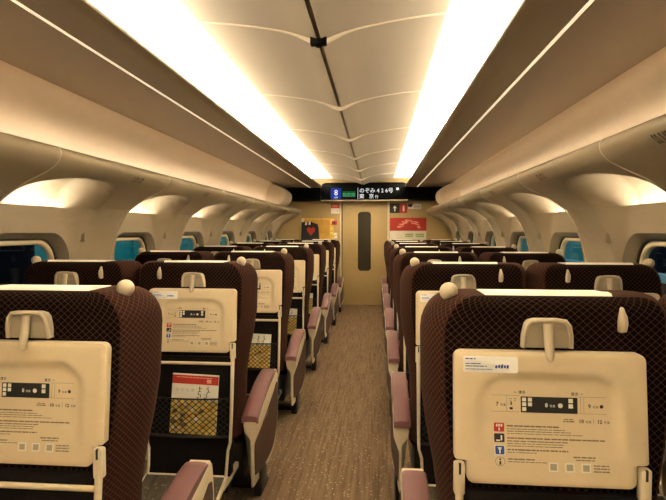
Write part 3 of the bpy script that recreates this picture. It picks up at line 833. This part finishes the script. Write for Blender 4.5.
    yp = lambda z: ytab(z) + RD * sstep(0.80, 0.90, z) - 0.0009
    ys0 = lambda z: ytab(z) - 0.0006
    # printed car plan and notices
    y1 = lambda z: yp(z) - 0.0004
    y2 = lambda z: yp(z) - 0.0008
    y3 = lambda z: yp(z) - 0.0012
    def pr_(nm, b_, m_, stuff=True):
        for v in b_.verts:
            z = v.co.z
            if 0.80 < z < 0.9178 and not (v.co.x > 0.03 and z > 0.908):
                zn = z - 0.008 * max(0.0, z - 0.815) / 0.09; v.co.y += yp(zn) - yp(z); v.co.z = zn
        q = mesh_ob(nm, b_, m_, tb, smooth=False)
        if stuff: q['kind'] = 'stuff'
    bm = bmesh.new(); add_flat(bm, rrect(0.063, 0.018, 0.0015, 2, 0.001, 0.949), yp); pr_('route_strip', bm, 'print_black', False)
    bm = bmesh.new(); add_flat(bm, rrect(0.0115, 0.0102, 0.0015, 2, -0.1115, 0.879), y1); pr_('outlet_icon', bm, 'print_black', False)
    bm = bmesh.new()
    add_text(bm, '7', -0.118, 0.9445, 0.0125, yp, bold=0.02); add_text(bm, '号車', -0.1085, 0.9445, 0.0068, yp); add_text(bm, '9', 0.087, 0.9445, 0.0125, yp, bold=0.02); add_text(bm, '号車', 0.0965, 0.9445, 0.0068, yp); add_flat(bm, [(0.1165 + 0.0042 * math.cos(a * 0.6283), 0.9485 + 0.0042 * math.sin(a * 0.6283)) for a in range(10)], yp)
    add_text(bm, '← 博多', -0.078, 0.973, 0.0085, yp, bold=0.01); add_text(bm, '東京 →', 0.050, 0.972, 0.0085, yp, bold=0.01)
    add_text(bm, '10', 0.066, 0.911, 0.0112, yp, bold=0.03); add_text(bm, '号車', 0.0805, 0.911, 0.0068, yp); add_text(bm, '12', 0.106, 0.911, 0.0112, yp, bold=0.03); add_text(bm, '号車', 0.1205, 0.911, 0.0068, yp)
    flat_rect(bm, 0.0985, 0.0992, 0.909, 0.921, yp)
    flat_rect(bm, -0.087, -0.080, 0.937, 0.942, yp); flat_rect(bm, -0.085, -0.082, 0.947, 0.955, yp)
    for x in (-0.088, -0.078): flat_rect(bm, x, x + 0.006, 0.961, 0.962, yp); flat_rect(bm, x, x + 0.006, 0.957, 0.9576, yp)
    flat_rect(bm, -0.1135, -0.1095, 0.8165, 0.825, y2); flat_rect(bm, -0.1135, -0.1095, 0.8275, 0.8315, y2)
    for k_ in range(16):
        a_, b_ = 2 * math.pi * k_ / 16, 2 * math.pi * (k_ + 1) / 16
        add_flat(bm, [(-0.1115 + r_ * math.cos(q), 0.8242 + r_ * math.sin(q)) for r_, q in ((0.0110, a_), (0.0110, b_), (0.0103, b_), (0.0103, a_))], y1)
    pr_('black_print', bm, 'print_black')
    bm = bmesh.new()
    for (x0, x1, z) in ((-0.128, -0.064, 0.9685), (-0.128, -0.064, 0.9315), (0.066, 0.127, 0.9685), (0.066, 0.127, 0.9315)): flat_rect(bm, x0, x1, z, z + 0.0007, yp)
    for x in (-0.094, 0.0705, 0.0775): flat_rect(bm, x, x + 0.0007, 0.932, 0.9685, yp)
    for i, (z, e, hh) in enumerate(((0.9065, 0.022, 0.0050), (0.9000, 0.035, 0.0026), (0.8945, 0.048, 0.0026), (0.8890, 0.075, 0.0022), (0.8775, 0.122, 0.0044), (0.8710, 0.040, 0.0032), (0.8655, 0.030, 0.0024), (0.8600, 0.028, 0.0024), (0.8505, 0.040, 0.0046), (0.8450, -0.03, 0.0024), (0.8290, -0.035, 0.0040), (0.8235, -0.008, 0.0024))):
        greek(bm, -0.094, e, z, hh * 0.75, y1, seed=i)
    for i in range(3): greek(bm, 0.093, 0.127, 0.8075 + 0.0065 * i, 0.0028, y2, seed=i + 30)
    greek(bm, 0.05, 0.098, 0.838, 0.0032, y1, seed=41); greek(bm, 0.055, 0.096, 0.832, 0.0024, y1, seed=42)
    greek(bm, 0.032, 0.056, 0.912, 0.003, yp, seed=43); greek(bm, 0.034, 0.054, 0.917, 0.002, yp, seed=44)
    pr_('fine_print', bm, 'print_brown')
    bm = bmesh.new()
    add_text(bm, '8', -0.008, 0.9445, 0.0125, y1, bold=0.02); add_text(bm, '号車', 0.0015, 0.9445, 0.0068, y1); add_flat(bm, [(0.026 + 0.0055 * math.cos(a * 0.6283), 0.9485 + 0.0055 * math.sin(a * 0.6283)) for a in range(10)], y1)
    for x in (-0.059, -0.046):
        for z in (0.956, 0.9455): flat_rect(bm, x, x + 0.009, z, z + 0.0085, y1)
    flat_rect(bm, -0.059, -0.050, 0.9345, 0.943, y1)
    for z in (0.955, 0.943): flat_rect(bm, 0.044, 0.054, z, z + 0.0095, y1)
    for x in (-0.1185, -0.1132, -0.1079): flat_rect(bm, x, x + 0.0038, 0.906, 0.9125, y2)
    add_flat(bm, [(-0.1125, 0.8965), (-0.109, 0.8965), (-0.1105, 0.9035), (-0.1135, 0.9025)], y2)
    flat_rect(bm, -0.1085, -0.105, 0.873, 0.885, y2); flat_rect(bm, -0.119, -0.110, 0.8715, 0.8745, y2)
    add_flat(bm, [(-0.1165, 0.857), (-0.1130, 0.850), (-0.1130, 0.843), (-0.1100, 0.843), (-0.1100, 0.850), (-0.1065, 0.857)], y3)
    add_flat(bm, rrect(0.0122, 0.0118, 0.002, 3, -0.1115, 0.8505), y1)
    for x in (-0.0045, 0.0310, 0.0665): flat_rect(bm, x, x + 0.0205, 0.8055, 0.826, y1)
    pr_('white_print', bm, 'print_white')
    bm = bmesh.new(); add_flat(bm, rrect(0.0115, 0.0108, 0.002, 3, -0.1115, 0.9045), y1); pr_('red_icon', bm, 'print_red', False)
    bm = bmesh.new(); add_flat(bm, rrect(0.0100, 0.0098, 0.002, 3, -0.1115, 0.8505), y2); pr_('blue_icon', bm, 'print_blue', False)
    bm = bmesh.new()
    for x in (-0.0015, 0.0340, 0.0695): flat_rect(bm, x, x + 0.0145, 0.8085, 0.823, y2)
    pr_('grey_patch', bm, 'print_grey')
    bm = bmesh.new(); add_flat(bm, rrect(0.062, 0.0185, 0.004, 3, -0.1315, 1.0405), ys0); pr_('sticker', bm, 'sticker', False)
    bm = bmesh.new(); ysk = lambda z: ytab(z) - 0.0011
    for i, (x0, x1, z, hh) in enumerate(((-0.188, -0.165, 1.0515, 0.0026), (-0.188, -0.152, 1.0405, 0.0020), (-0.188, -0.140, 1.0350, 0.0020), (-0.188, -0.125, 1.0285, 0.0014))): greek(bm, x0, x1, z, hh, ysk, seed=60 + i)
    for i in range(5): x = -0.121 + 0.0064 * i; add_flat(bm, [(x, 1.032 + 0.002 * (i % 2)), (x + 0.0045, 1.032), (x + 0.005, 1.038 + 0.002 * (i % 3)), (x + 0.001, 1.039)], ysk)
    pr_('sticker_print', bm, 'print_blue')
    # latch
    la = bmesh.new(); ob_ = [(-0.062, 1.080), (0.062, 1.080), (0.060, 1.108), (0.054, 1.134), (0.046, 1.143), (0.03, 1.147), (-0.03, 1.147), (-0.046, 1.143), (-0.054, 1.134), (-0.060, 1.108)]
    ob_ = [(x * 0.9, z - 0.003) for x, z in ob_]; add_prism(la, ob_, 'y', 0.004, 0.026, 0.002); lt = mesh_ob('table_latch', la, 'latch', t)
    bm = bmesh.new(); path = [(-0.060, 0.004, 1.081), (-0.058, 0.000, 1.108), (-0.052, -0.003, 1.132), (-0.042, -0.004, 1.143), (-0.02, -0.005, 1.146), (0.02, -0.005, 1.146), (0.042, -0.004, 1.143), (0.052, -0.003, 1.132), (0.058, 0.000, 1.108), (0.060, 0.004, 1.081)]
    path = [(x * 0.9, y, z - 0.003) for x, y, z in path]; add_tube(bm, path, 0.0055, 8); mesh_ob('latch_rim', bm, 'knob', lt)
    bm = bmesh.new(); add_prism(bm, [(-0.05, 1.118), (0.05, 1.118), (0.048, 1.130), (-0.048, 1.130)], 'y', 0.0022, 0.006); mesh_ob('latch_slot', bm, 'print_grey', lt, smooth=False)
    bm = bmesh.new(); rings = []
    for z, hw_, y in ((1.052, 0.003, -0.024), (1.055, 0.007, -0.025), (1.065, 0.010, -0.024), (1.09, 0.0115, -0.016), (1.115, 0.0115, -0.011), (1.135, 0.0125, -0.006)):
        rings.append([(hw_ * math.cos(a), y + 0.006 + 0.008 * math.sin(a), z) for a in [2 * math.pi * i / 12 for i in range(12)]])
    add_loft(bm, rings, uv=False); mesh_ob('latch_tongue', bm, 'knob', lt, angle=60)
    # tube frame: table arms, cross bar, pocket frame
    for sx in (-1, 1):
        bm = bmesh.new()
        path = [(sx * 0.203, ytab(0.818) + 0.006, 0.818), (sx * 0.203, ytab(0.70) + 0.004, 0.70), (sx * 0.203, ytab(0.45) + 0.0, 0.45), (sx * 0.202, ytab(0.36) - 0.004, 0.365), (sx * 0.190, ytab(0.33), 0.325), (sx * 0.187, ytab(0.25) - 0.005, 0.25), (sx * 0.187, ytab(0.19) - 0.02, 0.185)]
        add_tube(bm, path, [0.0095, 0.009, 0.0075, 0.007, 0.007, 0.007, 0.007], 10)
        add_box(bm, sx * 0.203 - 0.012, sx * 0.203 + 0.012, ytab(0.77) - 0.004, ytab(0.77) + 0.018, 0.745, 0.818, 0.004)
        mesh_ob('table_arm', bm, 'cream', t)
        bm = bmesh.new(); add_box(bm, sx * 0.203 - 0.0025, sx * 0.203 + 0.0025, ytab(0.79) - 0.0075, ytab(0.79) + 0.0, 0.794, 0.8185); mesh_ob('arm_slot', bm, 'print_black', t, smooth=False)
    bm = bmesh.new(); add_tube(bm, [(-0.196, ytab(0.722), 0.722), (0.196, ytab(0.722), 0.722)], 0.0075, 10); mesh_ob('cross_bar', bm, 'cream', t)
    bm = bmesh.new(); yk = lambda z: ytab(z) + 0.016
    add_prism(bm, [(yback(0.70) - 0.012, 0.75), (yback(0.70) + 0.012, 0.75), (yback(0.2) + 0.04, 0.20), (yback(0.2) - 0.012, 0.20)], 'x', -0.198, 0.198)
    mesh_ob('back_panel', bm, 'black', t, smooth=False)
    # net pocket: lattice of cords between a top and a bottom band
    def ynet(x, z): return ytab(z) + 0.002 - 0.030 * math.sin(math.pi * (x + 0.2) / 0.4) ** 0.6 * (0.35 + 0.65 * (z - 0.387) / 0.177) if abs(x) < 0.2 else ytab(z)
    bm = bmesh.new(); zb_, zt_ = 0.389, 0.563; cell = 0.032; slope = 0.85; hgt = zt_ - zb_
    for dr in (-1, 1):
        i = -14
        while i < 30:
            x0 = -0.2 + i * cell
            pts_ = []
            for q in range(9):
                z = zb_ + hgt * q / 8; x = x0 + dr * (z - zb_) / slope
                if -0.1995 <= x <= 0.1995: pts_.append((x, ynet(x, z) - 0.0006 * dr, z))
            if len(pts_) >= 2: add_tube(bm, pts_, 0.0019, 4, cap=False)
            i += 1
    nt = mesh_ob('net_pocket', bm, 'net', t, angle=80)
    for z, r_ in ((0.564, 0.004), (0.387, 0.0075)):
        bm = bmesh.new(); add_tube(bm, [(x, ynet(x, z), z) for x in [-0.199 + 0.398 * i / 14 for i in range(15)]], r_, 8); mesh_ob('pocket_band', bm, 'net', nt)
    # side armrest: cream shell, pink pad, brown inlay
    def arm(sgn, slim):
        xi, xt, xl = 0.236, 0.312 - slim, 0.286 - slim * 0.3       # inner face, outer face at the top, outer face lower down
        def xout(y, z):
            zp = 0.43 + 0.20 * y
            return xl + (xt - xl) * max(sstep(zp - 0.14, zp - 0.05, z), sstep(0.04, 0.42, y))
        def xin(y, z):
            zp = 0.43 + 0.20 * y
            return xi + 0.003 + 0.036 * (1 - sstep(zp - 0.10, zp - 0.04, z))
        def low(P):
            P = [(y, z - 0.030 * sstep(0.05, 0.33, y) * sstep(0.34, 0.50, z)) for y, z in P]
            return [(y * 1.27, z if z > 0.40 else 0.40 - (0.40 - z) * 1.1) for y, z in P]
        def ring_face(bm_, loop, c, fx, ins):
            """outer face as nested rings so that it can bend; loop: list of (y, z)"""
            prev = [bm_.verts.new((sgn * (fx(y, z) - ins), y, z)) for y, z in loop]; first = prev; n_ = len(loop)
            for f_, dx_ in ((0.96, 0.0), (0.8, 0.0), (0.6, 0.0), (0.4, 0.0), (0.2, 0.0)):
                cur = [bm_.verts.new((sgn * fx(c[0] + (y - c[0]) * f_, c[1] + (z - c[1]) * f_), c[0] + (y - c[0]) * f_, c[1] + (z - c[1]) * f_)) for y, z in loop]
                for i in range(n_): bm_.faces.new([prev[i], prev[(i + 1) % n_], cur[(i + 1) % n_], cur[i]])
                prev = cur
            bm_.faces.new(prev)
            return first
        outl = [(0.012, 0.13), (0.006, 0.30), (0.012, 0.43), (0.04, 0.455), (0.10, 0.488), (0.20, 0.545), (0.29, 0.586), (0.350, 0.606), (0.380, 0.604), (0.394, 0.575), (0.403, 0.48), (0.402, 0.38), (0.388, 0.29), (0.352, 0.215), (0.30, 0.165), (0.22, 0.135), (0.12, 0.122), (0.05, 0.118)]
        outl = low([(y, z - 0.018 * sstep(0.05, 0.33, y) * sstep(0.40, 0.52, z)) for y, z in outl])
        sm = lerp_profile(outl + [outl[0]], 50)[:-1]
        bm = bmesh.new(); first = ring_face(bm, sm, (0.26, 0.33), xout, 0.005)
        inner = [bm.verts.new((sgn * xin(y, z), y, z)) for y, z in sm]
        for i in range(len(sm)): bm.faces.new([first[i], first[(i + 1) % len(sm)], inner[(i + 1) % len(sm)], inner[i]])
        bm.faces.new(inner)
        sh = mesh_ob('armrest', bm, 'cream', t, angle=50)
        # pad wrapping over the top and down the rear end, inside the shell's rim
        padp = [(-0.002, 0.430), (0.000, 0.455), (0.04, 0.474), (0.11, 0.511), (0.20, 0.562), (0.28, 0.600), (0.335, 0.612), (0.352, 0.606), (0.350, 0.590), (0.29, 0.565), (0.21, 0.520), (0.13, 0.470), (0.07, 0.435), (0.03, 0.420)]
        padp = [((y * 1.27 if y < 0.3 else 0.381 + (y - 0.3) * 1.45), z - 0.046 * sstep(0.05, 0.33, y) + 0.012 * math.exp(-((y - 0.2) / 0.1) ** 2)) for y, z in padp]
        sm2 = lerp_profile(padp + [padp[0]], 36)[:-1]
        bm = bmesh.new(); n_ = len(sm2); V_ = []
        for fr_, ins in ((0.0, 0.006), (0.10, 0.0), (0.5, -0.002), (0.85, 0.0), (0.96, 0.006)):
            cy, cz = 0.25, 0.49
            row = []
            for y, z in sm2:
                xo_ = xout(y, max(z, 0.46)) + 0.002
                k_ = 1 - ins / 0.12
                row.append(bm.verts.new((sgn * ((xi - 0.004) + (xo_ - xi + 0.004) * fr_), y, z - ins)))
            V_.append(row)
        for A, B in zip(V_, V_[1:]):
            for i in range(n_): bm.faces.new([A[i], A[(i + 1) % n_], B[(i + 1) % n_], B[i]])
        bm.faces.new(V_[0]); bm.faces.new(V_[-1])
        mesh_ob('pad', bm, 'pink', sh, angle=55)
        ins_ = [(0.028, 0.17), (0.022, 0.30), (0.045, 0.345), (0.14, 0.395), (0.23, 0.45), (0.32, 0.52), (0.365, 0.542), (0.386, 0.52), (0.389, 0.42), (0.374, 0.31), (0.338, 0.235), (0.285, 0.187), (0.2, 0.157), (0.1, 0.150)]
        ins_ = low([(y, z - 0.012 * sstep(0.05, 0.33, y) * sstep(0.40, 0.52, z)) for y, z in ins_])
        sm3 = lerp_profile(ins_ + [ins_[0]], 36)[:-1]
        bm = bmesh.new(); fl = ring_face(bm, sm3, (0.26, 0.30), lambda y, z: xout(y, z) + 0.0025, 0.006); mesh_ob('inlay', bm, 'insert', sh, angle=50)
    arm(o, 0.0 if aisle else 0.035)
    # middle armrest (slim)
    bm = bmesh.new(); a0, a1 = sorted((-o * 0.262, -o * 0.318)); add_prism(bm, lerp_profile([(0.06, 0.20), (0.05, 0.50), (0.12, 0.56), (0.38, 0.60), (0.45, 0.585), (0.45, 0.545), (0.38, 0.52), (0.24, 0.42), (0.16, 0.22), (0.06, 0.20)], 30)[:-1], 'x', a0, a1, 0.008)
    mesh_ob('middle_armrest', bm, 'cream', t, angle=50)
    # pedestal and footrest
    bm = bmesh.new(); add_box(bm, -0.21, 0.21, 0.10, 0.46, 0.10, 0.285, 0.015); add_box(bm, -0.12, 0.12, 0.14, 0.46, 0.0, 0.12, 0.01)
    add_box(bm, min(o * 0.10, o * 0.30), max(o * 0.10, o * 0.30), 0.20, 0.30, 0.0, 0.03, 0.008)
    add_box(bm, min(o * 0.255, o * 0.30), max(o * 0.255, o * 0.30), 0.12, 0.26, 0.0, 0.135, 0.01)
    mesh_ob('pedestal', bm, 'blackmetal', t)
    bm = bmesh.new(); add_prism(bm, [(-0.335, 0.135), (-0.335, 0.150), (-0.12, 0.215), (-0.10, 0.215), (-0.10, 0.195)], 'x', -0.195, 0.195, 0.003)
    add_box(bm, -0.19, -0.17, -0.14, 0.12, 0.16, 0.19, 0.004); add_box(bm, 0.17, 0.19, -0.14, 0.12, 0.16, 0.19, 0.004)
    fr = mesh_ob('footrest', bm, 'cream', t)
    bm = bmesh.new(); add_prism(bm, [(-0.325, 0.151), (-0.325, 0.157), (-0.125, 0.2185), (-0.125, 0.212)], 'x', -0.183, 0.183); mesh_ob('footrest_carpet', bm, 'footcarpet', fr, smooth=False)
    return t

ORD = ['first', 'second', 'third', 'fourth', 'fifth', 'sixth', 'seventh']
SEATX = {'aisle': 0.635, 'window': 1.275}
Y_ROW0 = 1.205
protos = {(o, a): make_seat(o, a) for o in (1, -1) for a in (True, False)}
PRINTS = ('outlet_icon', 'black_print', 'fine_print', 'white_print', 'red_icon', 'blue_icon', 'grey_patch', 'sticker_print')
for k in range(7):
    for s in (-1, 1):
        for pos in ('aisle', 'window'):
            o = -s if pos == 'aisle' else s
            pt = protos[(o, pos == 'aisle')]
            seat = pt if k == 0 else copy_tree(pt, None, PRINTS if k >= 4 else ())
            seat.location = (s * SEATX[pos], Y_ROW0 + PITCH_Y * k, 0)
            row = ORD[6 - k]
            tag(seat, 'brown moquette %s seat on the %s side, %s row counted from the end door' % (pos, SIDE_WORD[s], row), 'train seat', 'brown reclining seats in pairs')
# ------------------------------------------------------------------ magazines in the net pockets
def make_magazine(band):
    t = empty('magazine')
    bm = bmesh.new(); add_box(bm, -0.104, 0.104, 0.0, 0.006, 0.0, 0.288 if band else 0.243); mesh_ob('pages', bm, 'print_white', t, smooth=False)
    y = -0.0006
    if band:
      bm = bmesh.new(); flat_rect(bm, -0.104, 0.104, 0.240, 0.282, y); mesh_ob('red_band', bm, 'print_red', t, smooth=False)
      bm = bmesh.new(); greek(bm, -0.085, 0.075, 0.270, 0.004, y - 0.0005, seed=9); flat_rect(bm, 0.052, 0.072, 0.248, 0.266, y - 0.0005); mesh_ob('band_print', bm, 'print_pink', t, smooth=False)
    bm = bmesh.new(); rnd = random.Random(4)
    add_flat(bm, [(-0.104, 0.0), (0.104, 0.0), (0.104, 0.165)] + [(0.104 - 0.208 * i / 9, 0.160 + 0.012 * rnd.random()) for i in range(1, 9)] + [(-0.104, 0.165)], y); mesh_ob('photo_print', bm, 'print_yellow', t, smooth=False)
    bm = bmesh.new()
    for i in range(16):
        x, z, q = rnd.uniform(-0.09, 0.085), rnd.uniform(0.01, 0.14), rnd.uniform(0.008, 0.02)
        add_flat(bm, [(x + q * math.cos(a), z + 0.8 * q * math.sin(a)) for a in [i_ * math.pi / 4 for i_ in range(8)]], y - 0.0004 - i * 0.00002)
    mesh_ob('orange_print', bm, 'print_orange', t, smooth=False)
    for nm_, mm_, cnt in (('dark_print', 'print_brown', 9), ('pale_print', 'print_white', 8)):
        bm = bmesh.new()
        for i in range(cnt):
            x, z, q = rnd.uniform(-0.09, 0.04), rnd.uniform(0.02, 0.145), rnd.uniform(0.005, 0.013)
            add_flat(bm, [(x + q * math.cos(a), z + 0.9 * q * math.sin(a)) for a in [i_ * math.pi / 4 for i_ in range(8)]], y - 0.0009 - i * 0.00002)
        mesh_ob(nm_, bm, mm_, t, smooth=False)['kind'] = 'stuff'
    bm = bmesh.new()
    for i, c in enumerate('ひととき'): add_text(bm, c, -0.088 + 0.023 * i, 0.205, 0.018, y - 0.0005)
    mesh_ob('title_print', bm, 'print_grey', t, smooth=False)
    bm = bmesh.new(); rnd = random.Random(11)
    for cx_, zt_ in ((0.018, 0.232), (0.05, 0.232)):
        for i in range(9):
            x = cx_ + rnd.uniform(-0.010, 0.006); z = zt_ - 0.0072 * i - 0.006
            if i % 2: flat_rect(bm, x, x + rnd.uniform(0.008, 0.016), z, z + 0.003, y - 0.0006)
            else: flat_rect(bm, x + 0.004, x + 0.0075, z - 0.006, z + 0.006, y - 0.0007)
    mesh_ob('ink_print', bm, 'print_black', t, smooth=False)
    return t
mag = None
for k in (1, 2, 3, 4):
    if k == 1: m_ = make_magazine(True)
    elif k == 2: m_ = mag = make_magazine(False)
    else: m_ = copy_tree(mag)
    m_.location = (-0.635 - 0.002 + (0.022 if k == 1 else 0.03), Y_ROW0 + PITCH_Y * k + ytab(0.395) - 0.004, 0.396)
    m_.scale = (1.07, 1, 0.96)
    m_.rotation_euler = (math.radians(-6.0), math.radians(2.0), 0)
    tag(m_, ('red-topped' if k == 1 else 'white-topped') + ' magazine in the net pocket of the %s-row aisle seat on the orange-poster side' % ORD[6 - k], 'magazine', 'magazines in the seat pockets')
